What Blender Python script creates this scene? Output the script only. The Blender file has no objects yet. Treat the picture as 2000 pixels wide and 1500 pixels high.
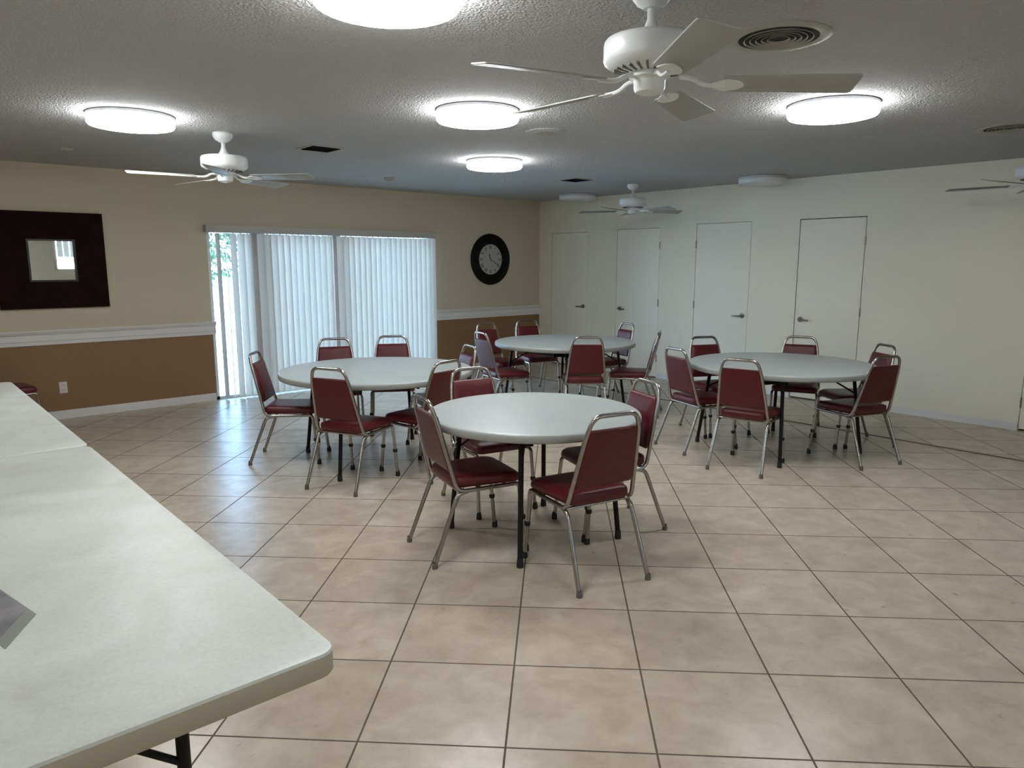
import bpy, bmesh, math, random
from mathutils import Vector, Matrix
random.seed(7)
PI = math.pi
SC = bpy.context.scene
COL = SC.collection
HC = 2.526            # ceiling height
RX, RY = 10.8, 10.8   # room extents

# ------------------------------------------------------------------ materials
def new_mat(name):
    m = bpy.data.materials.new(name); m.use_nodes = True
    nt = m.node_tree
    return m, nt, nt.nodes['Principled BSDF']

def mat(name, col, rough=0.5, metal=0.0, var=0.0, scale=8.0, bump=0.0, bscale=200.0, spec=0.5, coat=0.0):
    m, nt, b = new_mat(name)
    b.inputs['Base Color'].default_value = (*col, 1)
    b.inputs['Roughness'].default_value = rough
    b.inputs['Metallic'].default_value = metal
    b.inputs['Specular IOR Level'].default_value = spec
    b.inputs['Coat Weight'].default_value = coat
    tc = nt.nodes.new('ShaderNodeTexCoord')
    if var > 0:
        n = nt.nodes.new('ShaderNodeTexNoise'); n.inputs['Scale'].default_value = scale
        n.inputs['Detail'].default_value = 6
        r = nt.nodes.new('ShaderNodeMapRange')
        r.inputs[1].default_value = 0.3; r.inputs[2].default_value = 0.7
        r.inputs[3].default_value = 1 - var; r.inputs[4].default_value = 1 + var
        mx = nt.nodes.new('ShaderNodeVectorMath'); mx.operation = 'SCALE'
        mx.inputs[0].default_value = col
        nt.links.new(tc.outputs['Object'], n.inputs['Vector'])
        nt.links.new(n.outputs['Fac'], r.inputs[0])
        nt.links.new(r.outputs[0], mx.inputs['Scale'])
        nt.links.new(mx.outputs[0], b.inputs['Base Color'])
    if bump > 0:
        n2 = nt.nodes.new('ShaderNodeTexNoise'); n2.inputs['Scale'].default_value = bscale
        n2.inputs['Detail'].default_value = 3
        bp = nt.nodes.new('ShaderNodeBump'); bp.inputs['Strength'].default_value = bump
        bp.inputs['Distance'].default_value = 0.01
        nt.links.new(tc.outputs['Object'], n2.inputs['Vector'])
        nt.links.new(n2.outputs['Fac'], bp.inputs['Height'])
        nt.links.new(bp.outputs['Normal'], b.inputs['Normal'])
    return m

M = {}
M['vinyl'] = mat('burgundy_vinyl', (0.098, 0.0100, 0.0140), 0.34, spec=.40, var=0.10, scale=14, bump=0.15, bscale=350)
M['chrome'] = mat('satin_chrome', (0.38, 0.36, 0.33), 0.26, metal=1.0, var=0.06, scale=20)
M['black_metal'] = mat('black_metal', (0.010, 0.010, 0.010), 0.5, spec=.2, var=0.15, scale=20)
M['rubber'] = mat('black_rubber', (0.012, 0.012, 0.012), 0.7, var=0.1)
M['glide'] = mat('grey_glide', (0.12, 0.11, 0.10), 0.5, var=0.1)
M['round_top'] = mat('grey_plastic', (0.40, 0.435, 0.425), 0.33, var=0.05, scale=3, bump=0.05, bscale=400)
M['round_rim'] = mat('grey_plastic_rim', (0.30, 0.31, 0.29), 0.45, var=0.04, scale=6)
M['rect_rim'] = mat('cream_plastic_rim', (0.43, 0.385, 0.28), 0.5, var=0.05, scale=6)
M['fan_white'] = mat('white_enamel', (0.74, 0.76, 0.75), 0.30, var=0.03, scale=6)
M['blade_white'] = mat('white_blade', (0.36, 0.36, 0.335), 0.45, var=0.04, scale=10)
M['white_trim'] = mat('white_trim_paint', (0.72, 0.70, 0.68), 0.45, var=0.03, scale=3)
M['valance'] = mat('valance_vinyl', (0.46, 0.44, 0.41), 0.5, var=0.03, scale=3)
M['door_paint'] = mat('door_paint', (0.80, 0.765, 0.645), 0.42, var=0.02, scale=1.5)
M['dark_gap'] = mat('dark_gap', (0.02, 0.018, 0.015), 0.9, var=0.1)
M['steel'] = mat('brushed_steel', (0.30, 0.28, 0.25), 0.32, metal=1.0, var=0.08, scale=30)
M['vent_cream'] = mat('vent_paint', (0.38, 0.365, 0.305), 0.5, var=0.05)
M['vent_dark'] = mat('vent_dark', (0.012, 0.011, 0.010), 0.8, var=0.1)
M['mullion'] = mat('bronze_aluminium', (0.40, 0.315, 0.265), 0.45, metal=0.2, var=0.06)
M['frame_white'] = mat('window_frame_white', (0.70, 0.72, 0.72), 0.4, var=0.02)
M['mirror_wood'] = mat('dark_wenge_wood', (0.013, 0.0042, 0.0030), 0.6, spec=.06, var=0.35, scale=9, bump=0.2, bscale=60)
M['mirror_lip'] = mat('black_lip', (0.006, 0.006, 0.005), 0.4, var=0.1)
M['clock_black'] = mat('clock_black', (0.004, 0.004, 0.004), 0.5, spec=.15, var=0.2, scale=12)
M['clock_face'] = mat('clock_face', (0.42, 0.41, 0.39), 0.5, var=0.05, scale=14)
M['clock_mark'] = mat('clock_mark', (0.07, 0.06, 0.055), 0.5, var=0.1)
M['outlet'] = mat('outlet_plastic', (0.66, 0.62, 0.56), 0.4, var=0.02)
M['ring'] = mat('fixture_ring', (0.62, 0.64, 0.66), 0.35, metal=0.3, var=0.03)
M['diff_off'] = mat('diffuser_unlit', (0.70, 0.72, 0.72), 0.35, var=0.02)
M['track'] = mat('floor_track_metal', (0.15, 0.125, 0.09), 0.5, metal=0.2, var=0.1)
M['concrete'] = mat('patio_concrete', (0.62, 0.60, 0.55), 0.8, var=0.06, scale=2)
M['lawn'] = mat('lawn_green', (0.14, 0.22, 0.08), 0.9, var=0.25, scale=1)
M['leaf'] = mat('leaf_green', (0.05, 0.11, 0.05), 0.6, var=0.3, scale=1.5)
M['bark'] = mat('bark', (0.12, 0.09, 0.06), 0.9, var=0.2)
M['rail_white'] = mat('railing_white', (0.6, 0.62, 0.62), 0.5, var=0.03)

# table top of the rectangular tables: off-white speckled laminate with scuffs
def rect_top_mat():
    m, nt, b = new_mat('speckled_white_laminate')
    tc = nt.nodes.new('ShaderNodeTexCoord')
    n = nt.nodes.new('ShaderNodeTexNoise'); n.inputs['Scale'].default_value = 3.0; n.inputs['Detail'].default_value = 8
    n.inputs['Distortion'].default_value = 0.6
    n2 = nt.nodes.new('ShaderNodeTexNoise'); n2.inputs['Scale'].default_value = 120; n2.inputs['Detail'].default_value = 2
    cr = nt.nodes.new('ShaderNodeValToRGB')
    cr.color_ramp.elements[0].position = 0.30; cr.color_ramp.elements[0].color = (0.56, 0.57, 0.51, 1)
    cr.color_ramp.elements[1].position = 0.62; cr.color_ramp.elements[1].color = (0.68, 0.71, 0.66, 1)
    r = nt.nodes.new('ShaderNodeMapRange'); r.inputs[1].default_value = .3; r.inputs[2].default_value = .7
    r.inputs[3].default_value = .95; r.inputs[4].default_value = 1.04
    mx = nt.nodes.new('ShaderNodeVectorMath'); mx.operation = 'SCALE'
    L = nt.links.new
    L(tc.outputs['Object'], n.inputs['Vector']); L(tc.outputs['Object'], n2.inputs['Vector'])
    L(n.outputs['Fac'], cr.inputs[0]); L(n2.outputs['Fac'], r.inputs[0])
    L(cr.outputs[0], mx.inputs[0]); L(r.outputs[0], mx.inputs['Scale']); L(mx.outputs[0], b.inputs['Base Color'])
    b.inputs['Roughness'].default_value = 0.42
    return m
M['rect_top'] = rect_top_mat()

def floor_mat():
    m, nt, b = new_mat('beige_floor_tile'); L = nt.links.new
    tc = nt.nodes.new('ShaderNodeTexCoord')
    mp = nt.nodes.new('ShaderNodeMapping'); mp.vector_type = 'POINT'
    mp.inputs['Rotation'].default_value = (0, 0, math.radians(-135.02))
    L(tc.outputs['Object'], mp.inputs['Vector'])
    T = 0.49378
    br = nt.nodes.new('ShaderNodeTexBrick'); br.offset = 0.0; br.squash = 1.0
    br.inputs['Scale'].default_value = 1.0
    br.inputs['Brick Width'].default_value = T; br.inputs['Row Height'].default_value = T
    br.inputs['Mortar Size'].default_value = 0.0042; br.inputs['Mortar Smooth'].default_value = 0.25
    br.inputs['Bias'].default_value = 0.0
    br.inputs['Color1'].default_value = (0.50, 0.415, 0.315, 1)
    br.inputs['Color2'].default_value = (0.565, 0.475, 0.37, 1)
    br.inputs['Mortar'].default_value = (0.115, 0.085, 0.058, 1)
    L(mp.outputs[0], br.inputs['Vector'])
    n = nt.nodes.new('ShaderNodeTexNoise'); n.inputs['Scale'].default_value = 7.0; n.inputs['Detail'].default_value = 10
    n.inputs['Roughness'].default_value = 0.62; n.inputs['Distortion'].default_value = 0.4
    L(tc.outputs['Object'], n.inputs['Vector'])
    r = nt.nodes.new('ShaderNodeValToRGB')
    r.color_ramp.elements[0].position = .33; r.color_ramp.elements[0].color = (0.80, 0.77, 0.73, 1)
    r.color_ramp.elements[1].position = .66; r.color_ramp.elements[1].color = (1.10, 1.12, 1.12, 1)
    L(n.outputs['Fac'], r.inputs[0])
    mx = nt.nodes.new('ShaderNodeVectorMath'); mx.operation = 'MULTIPLY'
    L(br.outputs['Color'], mx.inputs[0]); L(r.outputs[0], mx.inputs[1]); L(mx.outputs[0], b.inputs['Base Color'])
    rr = nt.nodes.new('ShaderNodeMapRange'); rr.inputs[3].default_value = 0.24; rr.inputs[4].default_value = 0.8
    L(br.outputs['Fac'], rr.inputs[0])
    n3 = nt.nodes.new('ShaderNodeTexNoise'); n3.inputs['Scale'].default_value = 18; n3.inputs['Detail'].default_value = 4
    L(tc.outputs['Object'], n3.inputs['Vector'])
    ad = nt.nodes.new('ShaderNodeMath'); ad.operation = 'MULTIPLY_ADD'; ad.inputs[1].default_value = 0.12
    L(n3.outputs['Fac'], ad.inputs[0]); L(rr.outputs[0], ad.inputs[2]); L(ad.outputs[0], b.inputs['Roughness'])
    b.inputs['Specular IOR Level'].default_value = 0.62
    iv = nt.nodes.new('ShaderNodeMath'); iv.operation = 'MULTIPLY_ADD'; iv.inputs[1].default_value = -1; 
    L(br.outputs['Fac'], iv.inputs[0])
    sm = nt.nodes.new('ShaderNodeMath'); sm.operation = 'MULTIPLY_ADD'; sm.inputs[1].default_value = .12
    L(n3.outputs['Fac'], sm.inputs[0]); L(sm.outputs[0], iv.inputs[2]); sm.inputs[2].default_value = 1
    bp = nt.nodes.new('ShaderNodeBump'); bp.inputs['Strength'].default_value = .35; bp.inputs['Distance'].default_value = .003
    L(iv.outputs[0], bp.inputs['Height']); L(bp.outputs['Normal'], b.inputs['Normal'])
    return m
M['floor'] = floor_mat()

def ceiling_mat():
    m, nt, b = new_mat('popcorn_ceiling'); L = nt.links.new
    tc = nt.nodes.new('ShaderNodeTexCoord')
    v = nt.nodes.new('ShaderNodeTexVoronoi'); v.inputs['Scale'].default_value = 80
    n = nt.nodes.new('ShaderNodeTexNoise'); n.inputs['Scale'].default_value = 60; n.inputs['Detail'].default_value = 5
    L(tc.outputs['Object'], v.inputs['Vector']); L(tc.outputs['Object'], n.inputs['Vector'])
    ad = nt.nodes.new('ShaderNodeMath'); ad.operation = 'SUBTRACT'
    L(n.outputs['Fac'], ad.inputs[0]); L(v.outputs['Distance'], ad.inputs[1])
    bp = nt.nodes.new('ShaderNodeBump'); bp.inputs['Strength'].default_value = .7; bp.inputs['Distance'].default_value = .010
    L(ad.outputs[0], bp.inputs['Height']); L(bp.outputs['Normal'], b.inputs['Normal'])
    b.inputs['Base Color'].default_value = (0.465, 0.46, 0.455, 1); b.inputs['Roughness'].default_value = .95
    return m
M['ceiling'] = ceiling_mat()

def twotone_mat():
    # tan paint below the chair rail, beige paint above it
    m, nt, b = new_mat('two_tone_wall_paint'); L = nt.links.new
    g = nt.nodes.new('ShaderNodeNewGeometry'); s = nt.nodes.new('ShaderNodeSeparateXYZ')
    L(g.outputs['Position'], s.inputs[0])
    c = nt.nodes.new('ShaderNodeMath'); c.operation = 'GREATER_THAN'; c.inputs[1].default_value = .85
    L(s.outputs['Z'], c.inputs[0])
    mx = nt.nodes.new('ShaderNodeMix'); mx.data_type = 'RGBA'
    mx.inputs[6].default_value = (0.255, 0.145, 0.062, 1); mx.inputs[7].default_value = (0.585, 0.51, 0.37, 1)
    L(c.outputs[0], mx.inputs[0]); L(mx.outputs[2], b.inputs['Base Color'])
    b.inputs['Roughness'].default_value = .6
    n = nt.nodes.new('ShaderNodeTexNoise'); n.inputs['Scale'].default_value = 90
    bp = nt.nodes.new('ShaderNodeBump'); bp.inputs['Strength'].default_value = .12; bp.inputs['Distance'].default_value = .005
    L(g.outputs['Position'], n.inputs['Vector']); L(n.outputs['Fac'], bp.inputs['Height']); L(bp.outputs['Normal'], b.inputs['Normal'])
    return m
M['wall_tt'] = twotone_mat()
M['wall_door'] = mat('door_wall_paint', (0.79, 0.745, 0.61), 0.5, var=0.02, scale=1.2, bump=.08, bscale=90)
M['wall_beige'] = mat('beige_wall_paint', (0.52, 0.50, 0.42), 0.6, var=0.02, scale=1.2, bump=.08, bscale=90)

def slat_mat():
    m = bpy.data.materials.new('blind_vinyl'); m.use_nodes = True; nt = m.node_tree; L = nt.links.new
    for n in list(nt.nodes): nt.nodes.remove(n)
    out = nt.nodes.new('ShaderNodeOutputMaterial')
    d = nt.nodes.new('ShaderNodeBsdfDiffuse'); t = nt.nodes.new('ShaderNodeBsdfTranslucent')
    mx = nt.nodes.new('ShaderNodeMixShader'); mx.inputs[0].default_value = SLAT_T
    w = nt.nodes.new('ShaderNodeTexNoise'); w.inputs['Scale'].default_value = 60
    tc = nt.nodes.new('ShaderNodeTexCoord'); r = nt.nodes.new('ShaderNodeMapRange')
    r.inputs[3].default_value = .76; r.inputs[4].default_value = .84
    cb = nt.nodes.new('ShaderNodeCombineColor')
    L(tc.outputs['Object'], w.inputs['Vector']); L(w.outputs['Fac'], r.inputs[0])
    for k, f in enumerate((1.0, .965, .90)):
        q = nt.nodes.new('ShaderNodeMath'); q.operation = 'MULTIPLY'; q.inputs[1].default_value = f
        L(r.outputs[0], q.inputs[0]); L(q.outputs[0], cb.inputs[k])
    L(cb.outputs[0], d.inputs['Color']); L(cb.outputs[0], t.inputs['Color'])
    L(d.outputs[0], mx.inputs[1]); L(t.outputs[0], mx.inputs[2]); L(mx.outputs[0], out.inputs['Surface'])
    return m
SLAT_T = 0.32
M['slat'] = slat_mat()

def glass_mat():
    m = bpy.data.materials.new('window_glass'); m.use_nodes = True; nt = m.node_tree; L = nt.links.new
    for n in list(nt.nodes): nt.nodes.remove(n)
    out = nt.nodes.new('ShaderNodeOutputMaterial')
    t = nt.nodes.new('ShaderNodeBsdfTransparent'); g = nt.nodes.new('ShaderNodeBsdfGlossy'); g.inputs['Roughness'].default_value = .02
    t.inputs['Color'].default_value = (.93, .97, .96, 1)
    f = nt.nodes.new('ShaderNodeFresnel'); f.inputs['IOR'].default_value = 1.3
    mx = nt.nodes.new('ShaderNodeMixShader')
    L(f.outputs[0], mx.inputs[0]); L(t.outputs[0], mx.inputs[1]); L(g.outputs[0], mx.inputs[2]); L(mx.outputs[0], out.inputs['Surface'])
    return m
M['glass'] = glass_mat()

def mirror_mat():
    m, nt, b = new_mat('mirror_silver')
    b.inputs['Base Color'].default_value = (.86, .89, .86, 1); b.inputs['Metallic'].default_value = 1; b.inputs['Roughness'].default_value = .015
    return m
M['mirror'] = mirror_mat()

def emit_mat(name, col, s):
    m = bpy.data.materials.new(name); m.use_nodes = True; nt = m.node_tree
    for n in list(nt.nodes): nt.nodes.remove(n)
    out = nt.nodes.new('ShaderNodeOutputMaterial'); e = nt.nodes.new('ShaderNodeEmission')
    e.inputs['Color'].default_value = (*col, 1); e.inputs['Strength'].default_value = s
    nt.links.new(e.outputs[0], out.inputs['Surface'])
    return m
LAMP = 31.0
M['diff_on'] = emit_mat('diffuser_lit', (0.955, 0.985, 1.0), LAMP)

def card_mat():
    m, nt, b = new_mat('grey_printed_card'); L = nt.links.new
    tc = nt.nodes.new('ShaderNodeTexCoord'); n = nt.nodes.new('ShaderNodeTexNoise'); n.inputs['Scale'].default_value = 9
    cr = nt.nodes.new('ShaderNodeValToRGB')
    cr.color_ramp.elements[0].color = (.14, .14, .15, 1); cr.color_ramp.elements[0].position = .35
    cr.color_ramp.elements[1].color = (.30, .28, .29, 1); cr.color_ramp.elements[1].position = .68
    L(tc.outputs['Object'], n.inputs['Vector']); L(n.outputs['Fac'], cr.inputs[0]); L(cr.outputs[0], b.inputs['Base Color'])
    b.inputs['Roughness'].default_value = .4
    return m
M['card'] = card_mat()
M['card_edge'] = mat('card_border', (.25, .26, .23), .4, var=.05)

# ------------------------------------------------------------------ helpers
def obj(name, bm, m, parent=None, smooth=True, mods=None):
    me = bpy.data.meshes.new(name)
    bmesh.ops.recalc_face_normals(bm, faces=bm.faces)
    bm.to_mesh(me); bm.free()
    ms = m if isinstance(m, (list, tuple)) else [m]
    for x in ms: me.materials.append(x)
    o = bpy.data.objects.new(name, me); COL.objects.link(o)
    if parent: o.parent = parent
    if smooth:
        for p in me.polygons: p.use_smooth = True
        try:
            me.set_sharp_from_angle(angle=math.radians(38))
        except Exception: pass
    return o

def tag(o, label, cat, group=None, kind=None):
    o['label'] = label; o['category'] = cat
    if group: o['group'] = group
    if kind: o['kind'] = kind
    return o

def thing(name, label, cat, loc=(0, 0, 0), rotz=0.0, group=None):
    o = bpy.data.objects.new(name, None); COL.objects.link(o)
    o.empty_display_size = .1
    o.location = loc; o.rotation_euler = (0, 0, rotz)
    return tag(o, label, cat, group)

def copy_tree(o, parent=None):
    c = o.copy(); COL.objects.link(c)
    if parent: c.parent = parent
    for ch in list(o.children): copy_tree(ch, c)
    return c

def struct(name, bm, m, smooth=False, parent=None):
    o = obj(name, bm, m, parent, smooth)
    o['kind'] = 'structure'
    return o

def box(bm, x0, x1, y0, y1, z0, z1, mi=0):
    vs = [bm.verts.new(p) for p in [(x0, y0, z0), (x1, y0, z0), (x1, y1, z0), (x0, y1, z0), (x0, y0, z1), (x1, y0, z1), (x1, y1, z1), (x0, y1, z1)]]
    for f in [(0, 3, 2, 1), (4, 5, 6, 7), (0, 1, 5, 4), (1, 2, 6, 5), (2, 3, 7, 6), (3, 0, 4, 7)]:
        fc = bm.faces.new([vs[i] for i in f]); fc.material_index = mi
    return bm

def bevel(bm, w, seg=2):
    bmesh.ops.bevel(bm, geom=list(bm.edges), offset=w, segments=seg, affect='EDGES', profile=.5)
    return bm

def fillet(pts, r, n=6):
    pts = [Vector(p) for p in pts]; out = [pts[0]]
    for i in range(1, len(pts) - 1):
        a, b, c = pts[i - 1], pts[i], pts[i + 1]
        rr = r[i] if isinstance(r, (list, tuple)) else r
        d1 = (a - b); d2 = (c - b)
        k = min(rr, d1.length * .49, d2.length * .49)
        p, q = b + d1.normalized() * k, b + d2.normalized() * k
        for j in range(n + 1):
            t = j / n
            out.append((1 - t) ** 2 * p + 2 * t * (1 - t) * b + t * t * q)
    out.append(pts[-1]); return out

def tube(bm, pts, r, seg=12, cap=True):
    pts = [Vector(p) for p in pts]
    n = len(pts); rings = []
    t0 = (pts[1] - pts[0]).normalized()
    up = Vector((0, 0, 1)) if abs(t0.z) < .9 else Vector((1, 0, 0))
    nrm = (up - t0 * up.dot(t0)).normalized()
    for i in range(n):
        if i == 0: t = t0
        elif i == n - 1: t = (pts[-1] - pts[-2]).normalized()
        else: t = ((pts[i + 1] - pts[i]).normalized() + (pts[i] - pts[i - 1]).normalized()).normalized()
        nrm = (nrm - t * nrm.dot(t)).normalized(); bn = t.cross(nrm)
        rr = r[i] if isinstance(r, (list, tuple)) else r
        rings.append([bm.verts.new(pts[i] + (nrm * math.cos(2 * PI * k / seg) + bn * math.sin(2 * PI * k / seg)) * rr) for k in range(seg)])
    for a, b in zip(rings, rings[1:]):
        for k in range(seg): bm.faces.new([a[k], a[(k + 1) % seg], b[(k + 1) % seg], b[k]])
    if cap:
        bm.faces.new(rings[0][::-1]); bm.faces.new(rings[-1])
    return bm

def lathe(bm, prof, seg=48, c=(0, 0), mis=None):
    rings = []
    for r, z in prof:
        if r < 1e-6: rings.append([bm.verts.new((c[0], c[1], z))])
        else: rings.append([bm.verts.new((c[0] + r * math.cos(2 * PI * k / seg), c[1] + r * math.sin(2 * PI * k / seg), z)) for k in range(seg)])
    for i, (a, b) in enumerate(zip(rings, rings[1:])):
        for k in range(seg):
            k2 = (k + 1) % seg
            if len(a) == 1 and len(b) == 1: continue
            if len(a) == 1: f = bm.faces.new([a[0], b[k], b[k2]])
            elif len(b) == 1: f = bm.faces.new([a[k], b[0], a[k2]])
            else: f = bm.faces.new([a[k], a[k2], b[k2], b[k]])
            if mis: f.material_index = mis[i]
    return bm

def rounded(pts, r, n=5):
    # closed 2D outline with rounded corners
    out = []; N = len(pts)
    for i in range(N):
        a, b, c = Vector(pts[i - 1]), Vector(pts[i]), Vector(pts[(i + 1) % N])
        rr = r[i] if isinstance(r, (list, tuple)) else r
        d1, d2 = (a - b), (c - b); k = min(rr, d1.length * .45, d2.length * .45)
        p, q = b + d1.normalized() * k, b + d2.normalized() * k
        for j in range(n + 1):
            t = j / n; out.append((1 - t) ** 2 * p + 2 * t * (1 - t) * b + t * t * q)
    return out

def offset2(outl, d):
    N = len(outl); res = []
    for i in range(N):
        a, b, c = outl[i - 1], outl[i], outl[(i + 1) % N]
        e1 = (b - a); e2 = (c - b)
        if e1.length < 1e-9: e1 = e2
        if e2.length < 1e-9: e2 = e1
        n = Vector((-(e1.normalized() + e2.normalized()).y, (e1.normalized() + e2.normalized()).x)).normalized()
        res.append(b + n * d)
    return res

def pad(bm, outl, rings, fn, mi=None):
    """outl CCW 2D outline; rings: list of (inset, height); fn maps (x, y, h) -> 3D; caps both ends"""
    R = []
    xs = [p.x for p in outl]; ys = [p.y for p in outl]
    cx, cy, hx, hy = (min(xs) + max(xs)) / 2, (min(ys) + max(ys)) / 2, (max(xs) - min(xs)) / 2, (max(ys) - min(ys)) / 2
    for ins, h in rings:
        if ins > .0149:
            k = max(0, 1 - ins / hx), max(0, 1 - ins / hy)
            o2 = [Vector((cx + (p.x - cx) * k[0], cy + (p.y - cy) * k[1])) for p in outl]
        else: o2 = offset2(outl, ins) if ins else outl
        R.append([bm.verts.new(fn(p.x, p.y, h)) for p in o2])
    N = len(outl)
    for j, (a, b) in enumerate(zip(R, R[1:])):
        for k in range(N):
            f = bm.faces.new([a[k], a[(k + 1) % N], b[(k + 1) % N], b[k]])
            if mi: f.material_index = mi[j]
    f = bm.faces.new(R[0][::-1])
    if mi: f.material_index = mi[0]
    f = bm.faces.new(R[-1])
    if mi: f.material_index = mi[-1]
    return bm
idf = lambda x, y, h: (x, y, h)

# ------------------------------------------------------------------ room shell
b = bmesh.new(); 
OX, OY = 6.66335, 6.84865
box(b, -.15 - OX, RX + .15 - OX, -.15 - OY, RY + .15 - OY, -.1, 0)
fl = struct('floor', b, M['floor']); fl.location = (OX, OY, 0)
b = bmesh.new(); box(b, -.15, RX + .15, -.15, RY + .15, HC, HC + .12); struct('ceiling', b, M['ceiling'])

WX0, WX1, WZ = 2.075, 5.165, 1.965       # patio door opening
b = bmesh.new()
box(b, -.15, WX0, -.15, 0, 0, HC); box(b, WX1, RX + .15, -.15, 0, 0, HC); box(b, WX0, WX1, -.15, 0, WZ, HC)
struct('wall_left', b, M['wall_tt'])

DOORS = [(0.275, 1.035, 2.03, 'R'), (1.60, 2.355, 2.045, 'L'), (2.925, 3.71, 2.07, 'R'), (4.315, 5.065, 2.07, 'L'), (6.62, 7.40, 2.07, 'R')]
b = bmesh.new(); y = 0.0
for (a, c, h, s) in DOORS:
    box(b, -.10, 0, y, a, 0, HC); box(b, -.10, 0, a, c, h, HC); y = c
box(b, -.10, 0, y, RY, 0, HC); box(b, -.15, -.10, 0, RY, 0, HC)
struct('wall_right', b, M['wall_door'])
b = bmesh.new()
BX0, BX1, BZ0, BZ1 = 3.6, 4.86, 1.42, 2.2
box(b, -.15, BX0, RY, RY + .15, 0, HC); box(b, BX1, RX + .15, RY, RY + .15, 0, HC)
box(b, BX0, BX1, RY, RY + .15, 0, BZ0); box(b, BX0, BX1, RY, RY + .15, BZ1, HC)
struct('wall_back', b, M['wall_beige'])
b = bmesh.new(); box(b, RX, RX + .15, 0, RY, 0, HC); struct('wall_near', b, M['wall_beige'])

# doors
def lever(parent, y, sgn):
    bm = bmesh.new()
    # round rose on the door face, neck, lever
    N = 20
    for r0, x0, x1 in ((.030, 0.0, .010), (.011, .010, .050)):
        ra = [bm.verts.new((x0, y + r0 * math.cos(2 * PI * k / N), .93 + r0 * math.sin(2 * PI * k / N))) for k in range(N)]
        rb = [bm.verts.new((x1, y + r0 * math.cos(2 * PI * k / N), .93 + r0 * math.sin(2 * PI * k / N))) for k in range(N)]
        for k in range(N): bm.faces.new([ra[k], ra[(k + 1) % N], rb[(k + 1) % N], rb[k]])
        bm.faces.new(ra); bm.faces.new(rb)
    tube(bm, fillet([(.050, y, .93), (.052, y + sgn * .03, .93), (.046, y + sgn * .115, .925)], .02), [.0095] * 8 + [.008], 10)
    return obj('door_handle', bm, M['steel'], parent)
for i, (a, c, h, s) in enumerate(DOORS):
    g = .009 if i == 3 else .0045
    bm = bmesh.new(); box(bm, -.045, -.002, a + g, c - g, .016, h - g); bevel(bm, .0015, 1)
    d = struct('door_%d' % (i + 1), bm, M['door_paint'])
    # s = side of the handle seen from the room ('R' = larger y)
    hy = (c - .075) if s == 'R' else (a + .075)
    lever(d, hy, -1 if s == 'R' else 1)
    hg = a if s == 'R' else c
    if i == 0: hz = ()
    else: hz = (.27, 1.04, 1.81)
    for z in hz:
        bm = bmesh.new()
        yy = hg + (.003 if s == 'R' else -.003)
        tube(bm, [(.004, yy, z - .045), (.004, yy, z + .045)], .0075, 10)
        tube(bm, [(.004, yy, z - .051), (.004, yy, z - .045)], .005, 8); tube(bm, [(.004, yy, z + .045), (.004, yy, z + .051)], .005, 8)
        obj('hinge', bm, M['steel'], d)
    bm = bmesh.new(); box(bm, -.098, -.05, a + .001, c - .001, 0.001, h - .001); obj('door_recess', bm, M['dark_gap'], d, False)

# baseboards and chair rail
def base_prof(bm, x0, x1, h=.085, t=.013):
    for (z0, z1, tt) in ((0, h - .012, t), (h - .012, h, t * .55)):
        box(bm, x0, x1, 0, tt, z0, z1)
bm = bmesh.new(); base_prof(bm, .014, WX0 - .01); base_prof(bm, WX1 + .01, RX); struct('baseboard_left', bm, M['white_trim'])
bm = bmesh.new(); y = 0.0
for (a, c, h, s) in DOORS + [(RY, RY, 0, 'R')]:
    if a - y > .02:
        box(bm, 0, .013, y + .004, a - .004, 0, .06); box(bm, 0, .007, y + .004, a - .004, .06, .07)
    y = c
struct('baseboard_right', bm, M['white_trim'])
bm = bmesh.new(); box(bm, 0, RX, RY - .013, RY, 0, .08); struct('baseboard_back', bm, M['white_trim'])
def rail(x0, x1):
    prof = [(0, .765), (.016, .765), (.018, .80), (.024, .806), (.024, .865), (.034, .872), (.050, .898), (.052, .915), (0, .915)]
    bm = bmesh.new()
    A = [bm.verts.new((x0, p[0], p[1])) for p in prof]; B = [bm.verts.new((x1, p[0], p[1])) for p in prof]
    for k in range(len(prof)):
        k2 = (k + 1) % len(prof); bm.faces.new([A[k], B[k], B[k2], A[k2]])
    bm.faces.new(A[::-1]); bm.faces.new(B)
    return bm
struct('trim_1', rail(WX1 - .03, RX), M['white_trim'])
struct('trim_2', rail(.001, WX0 - .02), M['white_trim'])
bm = bmesh.new(); box(bm, 1.235, 1.268, .05, RY - .05, 0, .004); struct('trim_3', bm, M['track'])

# ------------------------------------------------------------------ patio door (window_1) with mullions and panes
bm = bmesh.new()
for (x0, x1, z0, z1) in ((WX0, WX0 + .05, 0, WZ), (WX1 - .045, WX1, 0, WZ), (WX0, WX1, WZ - .05, WZ), (WX0, WX1, 0.0, .03)):
    box(bm, x0, x1, -.14, -.04, z0, z1)
win = struct('window_1', bm, M['frame_white'])
for xa, xb, ya, yb in ((3.47, 3.585, -.13, -.045), (4.47, 4.64, -.13, -.045)):
    bm = bmesh.new(); box(bm, xa, xb, ya, yb, .03, WZ - .05); bevel(bm, .006, 2)
    obj('mullion', bm, M['mullion'], win)
for xa, xb in ((WX0 + .05, 3.47), (3.585, 4.47), (4.64, WX1 - .045)):
    bm = bmesh.new(); box(bm, xa, xb, -.092, -.086, .03, WZ - .05); obj('pane', bm, M['glass'], win, False)

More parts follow.
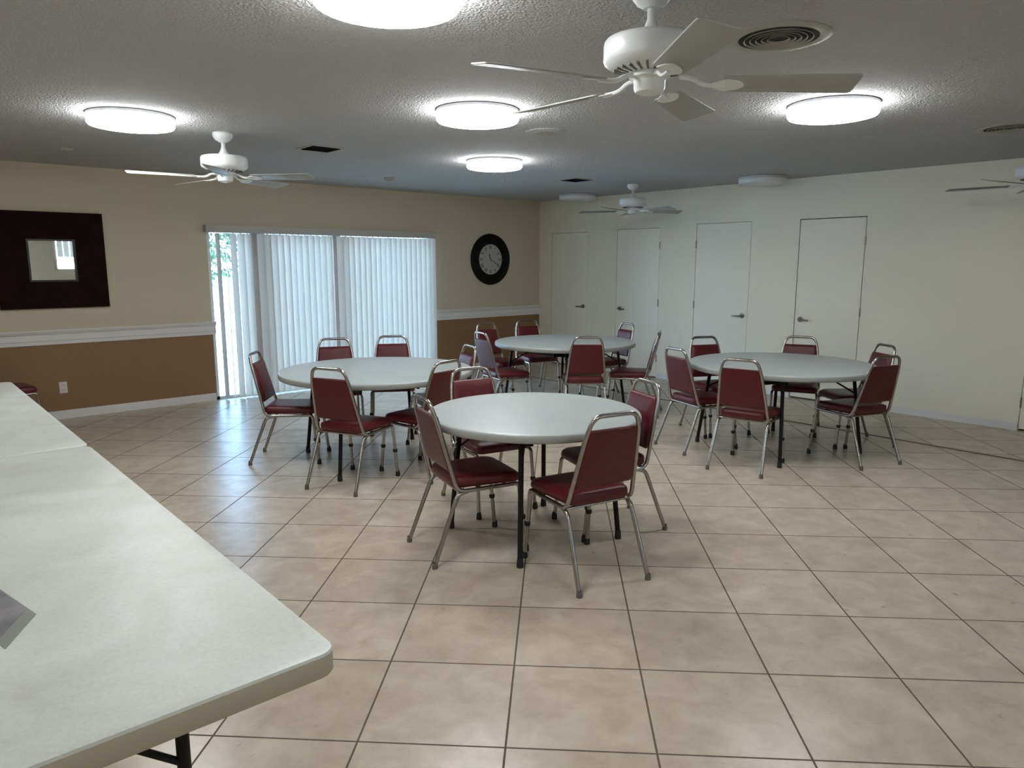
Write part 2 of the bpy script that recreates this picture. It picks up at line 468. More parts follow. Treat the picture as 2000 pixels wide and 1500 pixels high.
# small window in the back wall (seen in the mirror)
bm = bmesh.new()
for (x0, x1, z0, z1) in ((BX0, BX0 + .04, BZ0, BZ1), (BX1 - .06, BX1, BZ0, BZ1), (BX0, BX1, BZ1 - .04, BZ1), (BX0, BX1, BZ0, BZ0 + .03)):
    box(bm, x0, x1, RY + .02, RY + .10, z0, z1)
w2 = struct('window_2', bm, M['mullion'])
bm = bmesh.new(); box(bm, BX0 + .04, BX1 - .06, RY + .06, RY + .066, BZ0 + .03, BZ1 - .04); obj('pane', bm, M['glass'], w2, False)
bm = bmesh.new(); box(bm, BX0 + .04, BX1 - .06, RY + .045, RY + .055, BZ0 + .21, BZ0 + .235); obj('meeting_rail', bm, M['frame_white'], w2, False)
t = thing('window_shade', 'pale shade half drawn over the small high window, seen in the mirror', 'window shade', (4.22, RY - .03, BZ1))
bm = bmesh.new()
for k in range(9):
    xa = BX0 + .06 + k * .127 - 4.22
    box(bm, xa, xa + .12, .0 + (k % 2) * .006, .003 + (k % 2) * .006, -.5, -.03)
obj('shade_fabric', bm, M['slat'], t, False)
bm = bmesh.new(); box(bm, -.63, .63, -.012, .028, -.03, .03); obj('head_rail', bm, M['frame_white'], t)

# ------------------------------------------------------------------ vertical blinds
blind = thing('vertical_blind', 'white vertical slat blinds drawn across the sliding patio door', 'blinds', (3.63, .055, 0))
bm = bmesh.new()
box(bm, -1.545, 1.565, .035, .047, 1.912, 1.993); box(bm, -1.545, 1.565, -.05, .035, 1.981, 1.993)
box(bm, 1.553, 1.565, -.05, .035, 1.912, 1.981); box(bm, -1.545, -1.533, -.05, .035, 1.912, 1.981); bevel(bm, .002, 1)
obj('valance', bm, M['valance'], blind)
bm = bmesh.new(); box(bm, -1.53, 1.54, -.022, .018, 1.945, 1.978); obj('head_rail', bm, M['frame_white'], blind)
def slat_mesh():
    bm = bmesh.new(); w = .0445; N = 6; va = []; 
    for k in range(N + 1):
        u = -w + 2 * w * k / N; c = .007 * (1 - (u / w) ** 2)
        va.append([bm.verts.new((u, c, z)) for z in (.018, .65, 1.28, 1.905)] + [bm.verts.new((u, c + .0012, z)) for z in (.018, .65, 1.28, 1.905)])
    for a, c in zip(va, va[1:]):
        for j in range(3):
            bm.faces.new([a[j], c[j], c[j + 1], a[j + 1]]); bm.faces.new([a[j + 4], a[j + 5], c[j + 5], c[j + 4]])
        bm.faces.new([a[0], a[4], c[4], c[0]]); bm.faces.new([a[3], c[3], c[7], a[7]])
    for a in (va[0], va[-1]):
        for j in range(3): bm.faces.new([a[j], a[j + 1], a[j + 5], a[j + 4]])
    box(bm, -.008, .008, .002, .006, 1.90, 1.95)
    return bm
slat0 = obj('slat', slat_mesh(), M['slat'], blind)
first = True
x = 2.115; k = 0
while x < 5.15:
    if x > 4.88: ang = (102, 78, 60)[k % 3]
    elif abs(x - 3.60) < .04 or abs(x - 4.615) < .04: x += .079; k += 1; continue
    else: ang = 44 + random.uniform(-9, 9) + 9 * math.sin(x * 5.2)
    # slat chord direction (-cos a, sin a)
    s = slat0 if first else slat0.copy()
    if not first: COL.objects.link(s)
    first = False
    s.location = (x - 3.63, random.uniform(-.004, .004), 0)
    s.rotation_euler = (0, 0, math.radians(180 - ang))
    x += .079 if x < 4.8 else .088; k += 1

# ------------------------------------------------------------------ outside
bm = bmesh.new()
box(bm, -80, 80, -75, -.16, -.25, -.12); box(bm, -45, 45, RY + .2, 40, -.25, -.12); box(bm, -45, -.2, -.16, RY + .2, -.25, -.12); box(bm, RX + .2, 45, -.16, RY + .2, -.25, -.12)
tag(obj('patio_slab', bm, M['concrete'], None, False), 'pale concrete patio outside behind the blinds', 'patio', kind='structure')
bm = bmesh.new(); box(bm, -90, 90, -120, -75, -.25, -.13)
tag(obj('lawn', bm, M['lawn'], None, False), 'distant green lawn beyond the patio', 'lawn', kind='structure')
rl = thing('patio_railing', 'pale horizontal-bar railing outside the patio door, seen through the open slats', 'railing', (3.0, -2.2, -.12))
for z in (1.03, .72, .42):
    bm = bmesh.new(); box(bm, -4, 4, -.02, .02, z - .02, z + .02); obj('rail', bm, M['rail_white'], rl, False)
for k in range(5):
    bm = bmesh.new(); box(bm, -4 + 2 * k - .03, -4 + 2 * k + .03, -.025, .025, 0, 1.05); obj('post', bm, M['rail_white'], rl, False)
def tree(x, y, r, zc, label):
    t = thing('tree', label, 'tree', (x, y, -.12), group='trees beyond the patio')
    bm = bmesh.new(); tube(bm, [(0, 0, 0), (.1, 0, zc * .5), (0, .1, zc)], [.3, .22, .12], 10); obj('trunk', bm, M['bark'], t)
    bm = bmesh.new()
    blobs = [(Vector((random.uniform(-.6, .6) * r, random.uniform(-.6, .6) * r, zc + random.uniform(-.55, .5) * zc)), r * random.uniform(.35, .55)) for _ in range(16)]
    for _ in range(5200):
        c, rr = random.choice(blobs)
        d = Vector((random.gauss(0, 1), random.gauss(0, 1), random.gauss(0, 1))).normalized() * rr * random.uniform(.75, 1.0)
        p = c + d; p.z = max(p.z, .15)
        n = Vector((random.gauss(0, 1), random.gauss(0, 1), random.gauss(0, 1))).normalized(); u = n.orthogonal().normalized(); v = n.cross(u)
        s = random.uniform(.10, .2)
        bm.faces.new([bm.verts.new(p + u * s), bm.verts.new(p + v * s * .5), bm.verts.new(p - u * s), bm.verts.new(p - v * s * .5)])
    obj('foliage', bm, M['leaf'], t, False)
tree(-1.8, -25, 4.5, 4.2, 'leafy green tree outside, seen through the left end of the blinds')
tree(-9.5, -29, 4.5, 4.4, 'green tree behind the right part of the blinds')

# ------------------------------------------------------------------ chairs
def chair_tube_x(z):   # half-width of the back frame at height z
    return .196 + (.150 - .196) * (z - .43) / (.80 - .43)
def chair_back_y(z):
    return -.178 - .245 * (z - .43)
R_T = .0115
def make_chair():
    t = thing('stacking_chair', '', 'chair')
    # seat
    bm = bmesh.new()
    o2 = rounded([(-.178, -.185), (.178, -.185), (.205, .215), (-.205, .215)], [.05, .05, .07, .07], 6)
    def sf(x, y, h):
        drop = .010 * max(0, (y - .10) / .12) ** 2
        crown = -.006 * (1 - min(1, (x / .2) ** 2)) if h > .05 else 0
        return (x, y, .402 + h - drop * (1 if h > .02 else .3) + .012 * (1 if y < -.1 else 0) * max(0, (-.1 - y) / .085) * (h / .06) + crown * 0)
    pad(bm, o2, [(.030, .0), (.008, .003), (.0, .014), (.0, .034), (.006, .048), (.018, .056), (.05, .060), (.10, .061)], sf)
    obj('seat', bm, M['vinyl'], t)
    # backrest
    bm = bmesh.new()
    z0, z1 = .497, .795
    o2 = rounded([(-(chair_tube_x(z0) - .012), z0), (chair_tube_x(z0) - .012, z0), (chair_tube_x(z1) - .006, z1), (-(chair_tube_x(z1) - .006), z1)], [.03, .03, .012, .012], 6)
    def bf(x, z, h):
        return (x, chair_back_y(z) + h + .004, z)
    pad(bm, o2, [(.020, -.016), (.006, -.014), (.0, -.007), (.0, .007), (.006, .015), (.022, .020), (.05, .022)], bf)
    obj('backrest', bm, M['vinyl'], t)
    # back frame with seat rails: one bent tube
    def side(s):
        return [(s * .192, .165, .392), (s * .196, -.165, .392), (s * .153, chair_back_y(.775), .775), (s * .124, chair_back_y(.866), .866)]
    L_, R_ = side(-1), side(1)
    pts = fillet(L_ + R_[::-1], [0, .05, .05, .055, .055, .05, .05, 0], 8)
    bm = bmesh.new(); tube(bm, pts, R_T, 12); obj('back_frame', bm, M['chrome'], t)
    bm = bmesh.new(); tube(bm, [(-.19, -.155, .392), (.19, -.155, .392)], .008, 10); tube(bm, [(-.19, .12, .392), (.19, .12, .392)], .008, 10)
    obj('cross_bar', bm, M['chrome'], t)
    for s in (-1, 1):
        bm = bmesh.new(); tube(bm, fillet([(s * .192, .150, .392), (s * .193, .193, .392), (s * .203, .232, .022)], .04, 7), R_T, 12)
        lg = obj('leg', bm, M['chrome'], t)
        bm = bmesh.new(); lathe(bm, [(0, 0), (.0165, 0), (.0175, .006), (.0155, .034), (.0118, .038), (.0118, .045)], 14, (s * .2037, .2335)); obj('foot_cap', bm, M['rubber'], lg)
        bm = bmesh.new(); lathe(bm, [(0, -.012), (.015, -.012), (.018, 0), (.015, .012), (0, .012)], 12); 
        for v in bm.verts: v.co += Vector((s * .1985, .2135, .20))
        obj('bumper', bm, M['rubber'], lg)
        bm = bmesh.new(); tube(bm, fillet([(s * .185, -.105, .385), (s * .190, -.165, .375), (s * .206, -.300, .020)], .05, 7), R_T, 12)
        lg = obj('leg', bm, M['chrome'], t)
        bm = bmesh.new(); lathe(bm, [(0, 0), (.0145, 0), (.0152, .005), (.0135, .026), (.0116, .028), (.0116, .034)], 14, (s * .2065, -.303)); obj('foot_cap', bm, M['glide'], lg)
    return t

G = {'A': 'burgundy chairs around the nearest round table', 'B': 'burgundy chairs around the round table by the blinds',
     'C': 'burgundy chairs around the round table in the far corner', 'D': 'burgundy chairs around the round table before the doors', 'W': None}
CH = [
 ('A', 5.421, 6.014, -103, 'burgundy chair at the near right of the nearest round table, its back to the viewer'),
 ('A', 5.668, 5.418, 165, 'burgundy chair at the left side of the nearest round table, seat pushed under it'),
 ('A', 5.130, 4.930, 78, 'burgundy chair at the far left of the nearest round table, its top showing'),
 ('A', 4.870, 5.690, -20, 'burgundy chair at the far right of the nearest round table, chrome handle catching light'),
 ('B', 5.600, 3.000, 142, 'burgundy chair seen side-on at the left end of the table by the blinds'),
 ('B', 5.545, 3.900, -155, 'burgundy chair at the near left of the table by the blinds, back to the viewer'),
 ('B', 5.030, 3.990, -80, 'burgundy chair at the near right of the table by the blinds, overlapping the nearest table'),
 ('B', 4.940, 2.520, 66, 'burgundy chair beyond the table by the blinds, left one of two before the slats'),
 ('B', 4.435, 2.650, 57, 'burgundy chair beyond the table by the blinds, right one of two before the slats'),
 ('B', 4.500, 3.500, -16, 'glare-whitened burgundy chair at the right end of the table by the blinds'),
 ('C', 2.750, 3.540, -130, 'burgundy chair, back squarely to the viewer, at the near side of the far corner table'),
 ('C', 3.121, 2.752, 168, 'burgundy chair with pinkish sheen at the near left of the far corner table'),
 ('C', 2.600, 2.100, 92, 'burgundy chair at the far left of the far corner table, before the tan wall'),
 ('C', 2.000, 2.060, 74, 'burgundy chair at the far side of the far corner table, nearest the room corner'),
 ('C', 1.650, 2.880, -18, 'burgundy chair at the far right of the far corner table, before the second door'),
 ('C', 2.120, 3.640, -58, 'burgundy chair seen edge-on at the near right of the far corner table'),
 ('D', 2.800, 4.960, 162, 'burgundy chair at the left end of the table before the doors'),
 ('D', 3.020, 5.560, -168, 'burgundy chair, back to the viewer, at the near side of the table before the doors'),
 ('D', 2.180, 4.730, 65, 'burgundy chair at the far left of the table before the doors, before the third door'),
 ('D', 1.600, 5.200, 23, 'burgundy chair at the far right of the table before the doors, before the fourth door'),
 ('D', 2.200, 6.000, -109, 'rightmost burgundy chair fully in view, back turned, at the table before the doors'),
 ('D', 1.700, 5.765, -36, 'burgundy chair mostly hidden behind the rightmost chair, only its handle showing'),
 ('W', 7.235, .52, 188, 'burgundy chair at the left edge beyond the long white tables, only its seat showing'),
]
proto = make_chair()
for i, (g, x, y, a, lab) in enumerate(CH):
    o = proto if i == 0 else copy_tree(proto)
    o.location = (x, y, 0); o.rotation_euler = (0, 0, math.radians(a - 90))
    o['label'] = lab; o['category'] = 'chair'
    if G[g]: o['group'] = G[g]
    elif 'group' in o: del o['group']

# ------------------------------------------------------------------ round tables
def make_round(name_label, loc, r, lr, base):
    t = thing('round_table', name_label, 'table', (*loc, 0), math.radians(base), 'round folding tables')
    H = .737
    bm = bmesh.new()
    lathe(bm, [(0, H - .045), (r - .03, H - .045), (r - .012, H - .047), (r - .003, H - .042), (r, H - .034), (r, H - .014), (r - .004, H - .005), (r - .012, H - .0005), (r - .03, H), (0, H)], 96, mis=[1, 1, 1, 1, 1, 1, 0, 0, 0])
    obj('tabletop', bm, [M['round_top'], M['round_rim']], t)
    # underside apron rails
    bm = bmesh.new()
    k = lr * .7071
    for s in (-1, 1):
        box(bm, -r * .62, r * .62, s * k * .55 - .012, s * k * .55 + .012, H - .075, H - .046)
    box(bm, -.12, .12, -.16, .16, H - .085, H - .047)
    for s in (-1, 1):  # low dark band: folding mechanism plus the shade on the seats behind it
        box(bm, s * k * .50 - .010, s * k * .50 + .010, -k * .62, k * .62, H - .140, H - .078)
        for q in (-1, 1): box(bm, s * k * .50 - .012, s * k * .86, q * k * .46 - .010, q * k * .46 + .010, H - .125, H - .075)
    obj('under_rail', bm, M['black_metal'], t, False)
    for sx in (-1, 1):
        # each leg frame: two legs joined by a top bar
        bm = bmesh.new(); tube(bm, [(sx * k * .86, -k * .84, H - .062), (sx * k * .86, k * .84, H - .062)], .0125, 12)
        fr = obj('leg_bar', bm, M['black_metal'], t)
        for sy in (-1, 1):
            bm = bmesh.new()
            tube(bm, fillet([(sx * k * .86, sy * k * .80, H - .06), (sx * k * .88, sy * k * .86, H - .09), (sx * k, sy * k, .03)], .03, 5), .0145, 14)
            lg = obj('leg', bm, M['black_metal'], t)
            bm = bmesh.new(); lathe(bm, [(0, 0), (.018, 0), (.019, .006), (.0165, .045), (.0147, .05)], 16, (sx * k, sy * k)); obj('foot_cap', bm, M['rubber'], lg)
            bm = bmesh.new(); tube(bm, [(sx * k * .92, sy * k * .90, .50), (sx * k * .50, sy * k * .46, H - .07)], .007, 8); obj('brace', bm, M['black_metal'], lg)
    return t
make_round('smaller light grey round folding table nearest the viewer, four chairs around it', (5.285, 5.508), .610, .495, -6)
make_round('light grey round folding table in front of the blinds, six chairs around it', (5.085, 3.463), .762, .66, -12)
make_round('light grey round folding table in the far corner, by the wall clock and first doors', (2.452, 2.980), .762, .66, 2)
make_round('light grey round folding table before the third and fourth doors', (2.335, 5.428), .762, .66, -14)

# ------------------------------------------------------------------ long tables
def make_rect(lab, y0, y1):
    W2, L2 = .38, (y1 - y0) / 2; H = .737
    t = thing('folding_table', lab, 'table', (7.378 + W2, (y0 + y1) / 2, 0), 0, 'long white folding tables')
    bm = bmesh.new()
    o2 = rounded([(-W2, -L2), (W2, -L2), (W2, L2), (-W2, L2)], .05, 8)
    pad(bm, o2, [(.02, H - .058), (.004, H - .058), (.0, H - .052), (.0, H - .008), (.003, H - .002), (.010, H), (.03, H)], idf, [1, 1, 1, 0, 0, 0, 0])
    obj('tabletop', bm, [M['rect_top'], M['rect_rim']], t)
    for sy in (-1, 1):
        yy = sy * (L2 - .398); LX = .150
        bm = bmesh.new(); tube(bm, [(-.30, yy, H - .070), (.30, yy, H - .070)], .0125, 12)
        tube(bm, fillet([(-LX, yy, .345), (-.02, yy, .455), (.02, yy, .455), (LX, yy, .345)], .02, 4), .0095, 12)
        obj('leg_bar', bm, M['black_metal'], t)
        for sx in (-1, 1):
            bm = bmesh.new(); tube(bm, [(sx * LX, yy, H - .059), (sx * LX, yy, .03)], .0165, 14); lg = obj('leg', bm, M['black_metal'], t)
            bm = bmesh.new(); lathe(bm, [(0, 0), (.0195, 0), (.020, .04), (.0167, .045)], 16, (sx * LX, yy)); obj('foot_cap', bm, M['rubber'], lg)
        bm = bmesh.new(); tube(bm, [(0, yy, .455), (0, yy - sy * .36, H - .062)], .008, 10)
        obj('brace', bm, M['black_metal'], t)
    return t
make_rect('long off-white folding table nearest the viewer, grey card lying on it', 4.722, 7.118)
make_rect('long off-white folding table set end to end behind the nearest one', 2.285, 4.716)

# leaflet on the near table (slanted corner towards the table end)
def card():
    R0 = Vector((7.851, 6.497)); e1 = Vector((.078, .143)); e2 = Vector((.052, -.244)).normalized()
    t = thing('printed_card', 'grey printed leaflet lying flat on the nearest long table', 'leaflet', (R0.x, R0.y, .7372))
    def quad(a0, a1, b0, b1, z0, z1, m, nm):
        bm = bmesh.new(); P = [e1 * a + e2 * c for a, c in ((a0, b0), (a1, b0), (a1, b1), (a0, b1))]
        V = [bm.verts.new((p.x, p.y, z0)) for p in P] + [bm.verts.new((p.x, p.y, z1)) for p in P]
        for f in [(0, 1, 2, 3), (4, 7, 6, 5), (0, 4, 5, 1), (1, 5, 6, 2), (2, 6, 7, 3), (3, 7, 4, 0)]: bm.faces.new([V[k] for k in f])
        obj(nm, bm, m, t, False)
    quad(0, 1, 0, .36, 0, .0015, M['card_edge'], 'card_stock'); quad(.04, .96, .05, .34, .0015, .0021, M['card'], 'printed_panel')
card()

# ------------------------------------------------------------------ ceiling lights
LT = [((6.61, 6.165), 1, 'lit round ceiling light cut by the top edge, nearest the viewer'),
      ((6.66, 3.11), 1, 'lit round ceiling light at the left, above and left of the white ceiling fan'),
      ((5.06, 4.735), 1, 'lit round ceiling light near the centre, larger of the central pair'),
      ((3.54, 6.30), 1, 'lit round ceiling light at the right, behind the nearest fan blade'),
      ((3.52, 3.07), 1, 'lit round ceiling light near the centre, smaller one farther back'),
      ((.43, 1.22), 0, 'unlit round ceiling light near the far room corner'),
      ((.42, 4.06), 0, 'unlit round ceiling light against the door wall above the third and fourth doors'),
      ((9.7, 4.7), 1, 'added lit round ceiling light, out of view to the left'),  # unseen lights from here on, added to bring up the room's brightness
      ((9.7, 8.0), 1, 'added lit round ceiling light, out of view behind the viewer'),
      ((6.6, 9.3), 1, 'added lit round ceiling light, out of view to the right of the viewer')
      ]
def make_light(on):
    t = thing('ceiling_light', '', 'ceiling light', group='round ceiling lights')
    bm = bmesh.new(); lathe(bm, [(0, HC), (.245, HC), (.262, HC - .004), (.264, HC - .020), (.258, HC - .024), (.250, HC - .024)], 64); obj('base_ring', bm, M['ring'], t)
    bm = bmesh.new(); lathe(bm, [(.252, HC - .022), (.260, HC - .030), (.261, HC - .060), (.252, HC - .073), (.225, HC - .079), (0, HC - .082)], 64)
    obj('diffuser', bm, M['diff_on'] if on else M['diff_off'], t)
    return t
pr = {0: None, 1: None}
for (p, on, lab) in LT:
    if pr[on] is None: o = pr[on] = make_light(on)
    else: o = copy_tree(pr[on])
    o.location = (*p, 0); o['label'] = lab

# ------------------------------------------------------------------ ceiling fans
def make_fan():
    t = thing('ceiling_fan', '', 'ceiling fan', group='white ceiling fans')
    bm = bmesh.new(); lathe(bm, [(0, 2.526), (.070, 2.526), (.074, 2.515), (.070, 2.495), (.052, 2.472), (.036, 2.464), (.030, 2.458), (0, 2.458)], 32); obj('canopy', bm, M['fan_white'], t)
    bm = bmesh.new(); lathe(bm, [(.0145, 2.465), (.0145, 2.425), (.018, 2.415), (.024, 2.400), (.036, 2.378), (.046, 2.362), (.048, 2.352)], 24); obj('downrod', bm, M['fan_white'], t)
    bm = bmesh.new()
    lathe(bm, [(0, 2.362), (.060, 2.362), (.145, 2.358), (.158, 2.354), (.164, 2.346), (.166, 2.336), (.166, 2.286), (.162, 2.276), (.140, 2.262), (.100, 2.246), (.062, 2.240), (0, 2.240)], 48)
    h = obj('motor_housing', bm, M['fan_white'], t)
    bm = bmesh.new()
    for k in range(24):
        a = 2 * PI * k / 24; c, s = math.cos(a), math.sin(a)
        q = []
        for (r, z, w) in ((.082, 2.2395, .003), (.082, 2.2395, -.003), (.128, 2.2490, -.0045), (.128, 2.2490, .0045)):
            q.append((c * r - s * w, s * r + c * w, z))
        vs = [bm.verts.new(p) for p in q] + [bm.verts.new((p[0], p[1], p[2] + .006)) for p in q]
        for f in [(0, 1, 2, 3), (4, 7, 6, 5), (0, 4, 5, 1), (1, 5, 6, 2), (2, 6, 7, 3), (3, 7, 4, 0)]: bm.faces.new([vs[i] for i in f])
    obj('cooling_slots', bm, M['glide'], h, False)
    bm = bmesh.new(); lathe(bm, [(0, 2.241), (.072, 2.241), (.074, 2.226), (.060, 2.220), (.056, 2.214), (.056, 2.190), (.050, 2.177), (.030, 2.170), (.012, 2.168), (0, 2.168)], 32); obj('switch_housing', bm, M['fan_white'], t)
    bm = bmesh.new()
    r0, r1 = .205, .665
    o2 = rounded([(r0, -.056), (r1, -.073), (r1, .073), (r0, .056)], [.02, .022, .022, .02], 5)
    ph = math.radians(12)
    def fb(x, y, h):
        return (x, y * math.cos(ph) - h * math.sin(ph), 2.206 - y * math.sin(ph) + h * math.cos(ph))
    pad(bm, o2, [(.0015, -.003), (0, -.002), (0, .002), (.0015, .003)], fb)
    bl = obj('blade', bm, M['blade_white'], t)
    bm = bmesh.new()
    tube(bm, fillet([(.055, 0, 2.228), (.10, 0, 2.226), (.135, 0, 2.204), (.175, 0, 2.200), (.215, 0, 2.200)], .02, 5), .0085, 8)
    o3 = rounded([(.165, -.012), (.215, -.045), (.262, -.030), (.285, 0), (.262, .030), (.215, .045), (.165, .012)], .012, 3)
    pad(bm, o3, [(0, -.0075), (0, -.0032)], fb)
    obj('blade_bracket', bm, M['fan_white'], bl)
    for k in range(1, 5):
        c = copy_tree(bl, t); c.rotation_euler = (0, 0, 2 * PI * k / 5)
    return t
FN = [((5.883, 6.743), -161, 'white five-blade ceiling fan nearest the viewer, hanging top right of centre'),
      ((5.97, 2.84), -81, 'white ceiling fan at the left, hanging beside the left ceiling light'),
      ((.90, 2.60), 155, 'white ceiling fan far back in front of the first and second doors'),
      ((.80, 6.75), -87, 'white ceiling fan cut by the right edge')]
f0 = make_fan()
for i, (p, a, lab) in reversed(list(enumerate(FN))):
    o = f0 if i == 0 else copy_tree(f0)
    o.location = (*p, 0); o.rotation_euler = (0, 0, math.radians(a)); o['label'] = lab
    if i == 0:
        bl4 = [c for c in o.children if c.name.startswith('blade')][4]
        bl4.rotation_euler = (0, math.radians(1.3), 2 * PI * 4 / 5 + math.radians(5))

# ------------------------------------------------------------------ vents and detectors
def round_vent(loc, lab):
    t = thing('ceiling_vent', lab, 'air vent', (*loc, 0), group='round ceiling air vents')
    bm = bmesh.new(); lathe(bm, [(.165, HC), (.215, HC), (.215, HC - .004), (.200, HC - .009), (.180, HC - .009), (.166, HC - .007), (.164, HC - .002)], 64); obj('outer_ring', bm, M['vent_cream'], t)
    bm = bmesh.new(); lathe(bm, [(0, HC - .001), (.165, HC - .001), (.165, HC - .006), (0, HC - .006)], 48); obj('duct_opening', bm, M['vent_dark'], t)
    for r in (.142, .118, .094, .070, .046):
        bm = bmesh.new(); lathe(bm, [(r - .004, HC - .005), (r, HC - .012), (r + .002, HC - .012), (r - .002, HC - .005), (r - .004, HC - .005)], 48); obj('louvre_ring', bm, M['vent_cream'], t)
    return t
round_vent((5.03, 6.755), 'round ceiling air vent with concentric rings behind the nearest fan')
round_vent((1.84, 6.79), 'round ceiling air vent cut by the right edge above the door wall')
def square_vent(loc, lab):
    t = thing('ceiling_vent', lab, 'air vent', (*loc, 0), group='square ceiling air vents')
    w = .125
    bm = bmesh.new()
    for (x0, x1, y0, y1) in ((-w - .022, w + .022, -w - .022, -w), (-w - .022, w + .022, w, w + .022), (-w - .022, -w, -w, w), (w, w + .022, -w, w)): box(bm, x0, x1, y0, y1, HC - .007, HC)
    obj('vent_frame', bm, M['vent_cream'], t, False)
    bm = bmesh.new(); box(bm, -w, w, -w, w, HC - .002, HC); obj('duct_opening', bm, M['vent_dark'], t, False)
    for k in range(7):
        y = -w + .02 + k * .035
        bm = bmesh.new(); vs = [bm.verts.new(p) for p in [(-w, y, HC - .003), (w, y, HC - .003), (w, y + .012, HC - .014), (-w, y + .012, HC - .014), (-w, y + .0015, HC - .003), (w, y + .0015, HC - .003), (w, y + .0135, HC - .014), (-w, y + .0135, HC - .014)]]
        for f in [(0, 1, 2, 3), (4, 7, 6, 5), (0, 4, 5, 1), (3, 2, 6, 7), (0, 3, 7, 4), (1, 5, 6, 2)]: bm.faces.new([vs[i] for i in f])
        obj('louvre', bm, M['vent_dark'], t, False)
square_vent((5.09, 2.655), 'small dark square ceiling vent right of the left fan')
square_vent((1.80, 2.475), 'small dark square ceiling vent near the far corner, beyond the farthest lit light')
def disc(name, loc, r, h, lab, cat, m, m2=None):
    t = thing(name, lab, cat, (*loc, 0))
    bm = bmesh.new(); lathe(bm, [(0, HC), (r, HC), (r * .99, HC - h * .5), (r * .85, HC - h), (0, HC - h * 1.05)], 40); obj('cover', bm, m, t)
    bm = bmesh.new(); lathe(bm, [(r * .50, HC - h * 1.0), (r * .52, HC - h * 1.25), (r * .3, HC - h * 1.4), (0, HC - h * 1.4)], 32); obj('centre_disc', bm, m2 or m, t)
disc('ceiling_speaker', (4.21, 4.475), .15, .012, 'flat round white cover on the ceiling behind the central light', 'ceiling cover', M['ceiling'], M['vent_cream'])
disc('smoke_detector', (3.52, 1.22), .06, .03, 'small round smoke detector on the ceiling left of the farthest lit light', 'smoke detector', M['vent_cream'])
disc('sprinkler_cover', (6.69, 1.23), .05, .02, 'small round ceiling fitting at the far left below the left light', 'ceiling fitting', M['vent_cream'])

# ------------------------------------------------------------------ wall clock
ck = thing('wall_clock', 'round wall clock with wide black frame and grey face, right of the blinds', 'clock', (1.03, 0, 1.628))
ck.rotation_euler = (0, 0, 0)
def lathe_y(prof, seg=64):
    bm = bmesh.new(); lathe(bm, [(r, -y) for r, y in prof], seg)
    for v in bm.verts: v.co = Vector((v.co.x, -v.co.z, v.co.y))
    return bm
obj('clock_frame', lathe_y([(.20, .0), (.372, .0), (.378, .012), (.374, .026), (.355, .034), (.30, .040), (.255, .036), (.232, .026), (.224, .020), (.224, .010)]), M['clock_black'], ck)
face = obj('clock_face', lathe_y([(0, .002), (.228, .002), (.228, .013), (0, .013)]), M['clock_face'], ck)
NUM = ['XII', 'I', 'II', 'III', 'IIII', 'V', 'VI', 'VII', 'VIII', 'IX', 'X', 'XI']
def strokes(ch):
    if ch == 'I': return [((0, 0), (0, 1))], .34
    if ch == 'V': return [((-.24, 1), (0, 0)), ((.24, 1), (0, 0))], .62
    return [((-.24, 1), (.24, 0)), ((.24, 1), (-.24, 0))], .62
bm = bmesh.new()
for n, s in enumerate(NUM):
    a = 2 * PI * n / 12
    tot = sum(strokes(c)[1] for c in s); u0 = -tot / 2
    for c in s:
        st, w = strokes(c)
        for (p, q) in st:
            P3 = []
            for (uu, vv) in (p, q):
                lx = (u0 + w / 2 + uu) * .040; lr = .155 + vv * .048
                # viewer's right is world -X
                X = lr * math.sin(a) + lx * math.cos(a); Z = lr * math.cos(a) - lx * math.sin(a)
                P3.append((-X, .0138, Z))
            tube(bm, P3, .0033, 5)
        u0 += w
obj('numerals', bm, M['clock_mark'], face, False)
def hand(ang, ln, w):
    bm = bmesh.new(); a = math.radians(ang); d = Vector((-math.sin(a), 0, math.cos(a))); s = Vector((-d.z, 0, d.x))
    pts = [d * -.03 + s * w * .5, d * -.03 - s * w * .5, d * ln * .6 - s * w, d * ln, d * ln * .6 + s * w]
    A = [bm.verts.new(p + Vector((0, .017, 0))) for p in pts]; B = [bm.verts.new(p + Vector((0, .019, 0))) for p in pts]
    for k in range(5): bm.faces.new([A[k], A[(k + 1) % 5], B[(k + 1) % 5], B[k]])
    bm.faces.new(A); bm.faces.new(B); return obj('clock_hand', bm, M['clock_mark'], ck, False)
hand(-20, .10, .008); hand(120, .175, .006)

# ------------------------------------------------------------------ mirror
mr = thing('wall_mirror', 'square mirror in a very wide dark brown frame on the left wall', 'mirror', (6.675, 0, 1.597))
bm = bmesh.new()
o, i_ = .470, .205
for (q) in (((-o, -o), (o, -o), (i_, -i_), (-i_, -i_)), ((o, -o), (o, o), (i_, i_), (i_, -i_)), ((o, o), (-o, o), (-i_, i_), (i_, i_)), ((-o, o), (-o, -o), (-i_, -i_), (-i_, i_))):
    vs = [bm.verts.new((p[0], .002, p[1])) for p in q] + [bm.verts.new((p[0], .040 if abs(p[0]) > .4 else .026, p[1])) for p in q]
    for f in [(0, 1, 2, 3), (4, 7, 6, 5), (0, 4, 5, 1), (1, 5, 6, 2), (2, 6, 7, 3), (3, 7, 4, 0)]: bm.faces.new([vs[k] for k in f])
bevel(bm, .002, 1)
obj('mirror_frame', bm, M['mirror_wood'], mr, False)
bm = bmesh.new()
for (x0, x1, z0, z1) in ((-.207, .207, .190, .207), (-.207, .207, -.207, -.190), (-.207, -.190, -.19, .19), (.190, .207, -.19, .19)): box(bm, x0, x1, .005, .034, z0, z1)
obj('inner_lip', bm, M['mirror_lip'], mr, False)
bm = bmesh.new(); box(bm, -.190, .190, .006, .010, -.190, .190); obj('mirror_glass', bm, M['mirror'], mr, False)

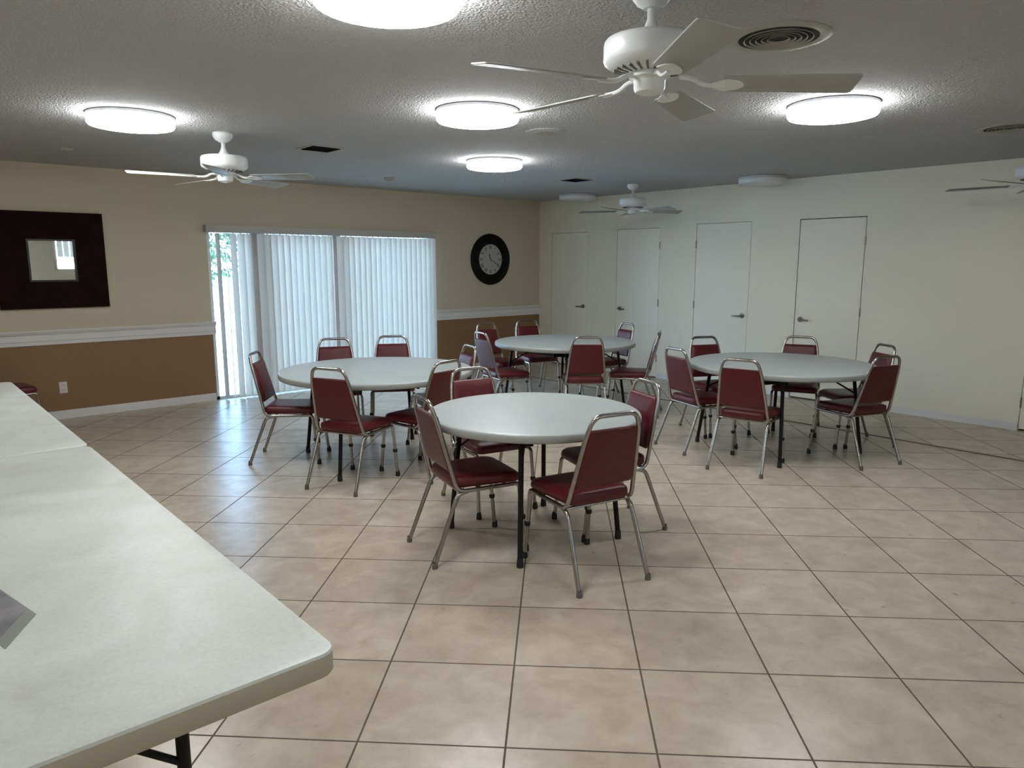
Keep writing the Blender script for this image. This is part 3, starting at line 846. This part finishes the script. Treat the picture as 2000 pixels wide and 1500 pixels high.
# outlet
ot = thing('wall_outlet', 'white electrical outlet low on the tan left wall', 'outlet', (6.692, 0, .320))
bm = bmesh.new(); box(bm, -.036, .036, 0, .006, -.058, .058); bevel(bm, .002, 2); obj('cover_plate', bm, M['outlet'], ot)
for z in (-.024, .024):
    bm = bmesh.new(); box(bm, -.016, .016, .006, .009, z - .014, z + .014); s = obj('socket', bm, M['outlet'], ot, False)
    bm = bmesh.new(); box(bm, -.008, -.005, .009, .0094, z - .004, z + .007); box(bm, .005, .008, .009, .0094, z - .004, z + .007); obj('slot', bm, M['dark_gap'], s, False)

# ------------------------------------------------------------------ world, sun, camera
w = bpy.data.worlds.new('World'); SC.world = w; w.use_nodes = True
nt = w.node_tree; bg = nt.nodes['Background']
tc = nt.nodes.new('ShaderNodeTexCoord'); sp = nt.nodes.new('ShaderNodeSeparateXYZ'); cr = nt.nodes.new('ShaderNodeValToRGB')
nt.links.new(tc.outputs['Generated'], sp.inputs[0]); nt.links.new(sp.outputs['Z'], cr.inputs[0]); nt.links.new(cr.outputs[0], bg.inputs['Color'])
cr.color_ramp.elements[0].position = 0.0; cr.color_ramp.elements[0].color = (.93, .95, 1.0, 1)
e = cr.color_ramp.elements.new(.16); e.color = (.40, .66, 1.0, 1)
cr.color_ramp.elements[2].position = .6; cr.color_ramp.elements[2].color = (.32, .56, 1.0, 1)
bg.inputs['Strength'].default_value = 17.0
sd = bpy.data.lights.new('sun', 'SUN'); sd.energy = 6.0; sd.angle = .01; sd.color = (1, .96, .9)
so = bpy.data.objects.new('sun', sd); COL.objects.link(so)
so.rotation_euler = Vector((1, -.45, -1.5)).to_track_quat('-Z', 'Y').to_euler()

cd = bpy.data.cameras.new('camera'); cam = bpy.data.objects.new('camera', cd); COL.objects.link(cam)
cd.sensor_fit = 'HORIZONTAL'; cd.sensor_width = 36; cd.lens = 1410.67 / 2000 * 36
cd.clip_start = .05; cd.clip_end = 300
Rv = Vector((-0.749404, 0.661703, 0.000269)); Uv = Vector((-0.10886, -0.123672, 0.986341)); Bv = Vector((0.653103, 0.739496, 0.164713))
mw = Matrix((Rv, Uv, Bv)).transposed().to_4x4(); mw.translation = Vector((8.06698, 8.46994, 1.56991))
cam.matrix_world = mw
SC.camera = cam
vs = SC.view_settings
SC.display_settings.display_device = 'sRGB'
vs.view_transform = 'Standard'; vs.look = 'None'; vs.exposure = 0.0; vs.gamma = 1.0; vs.use_curve_mapping = False
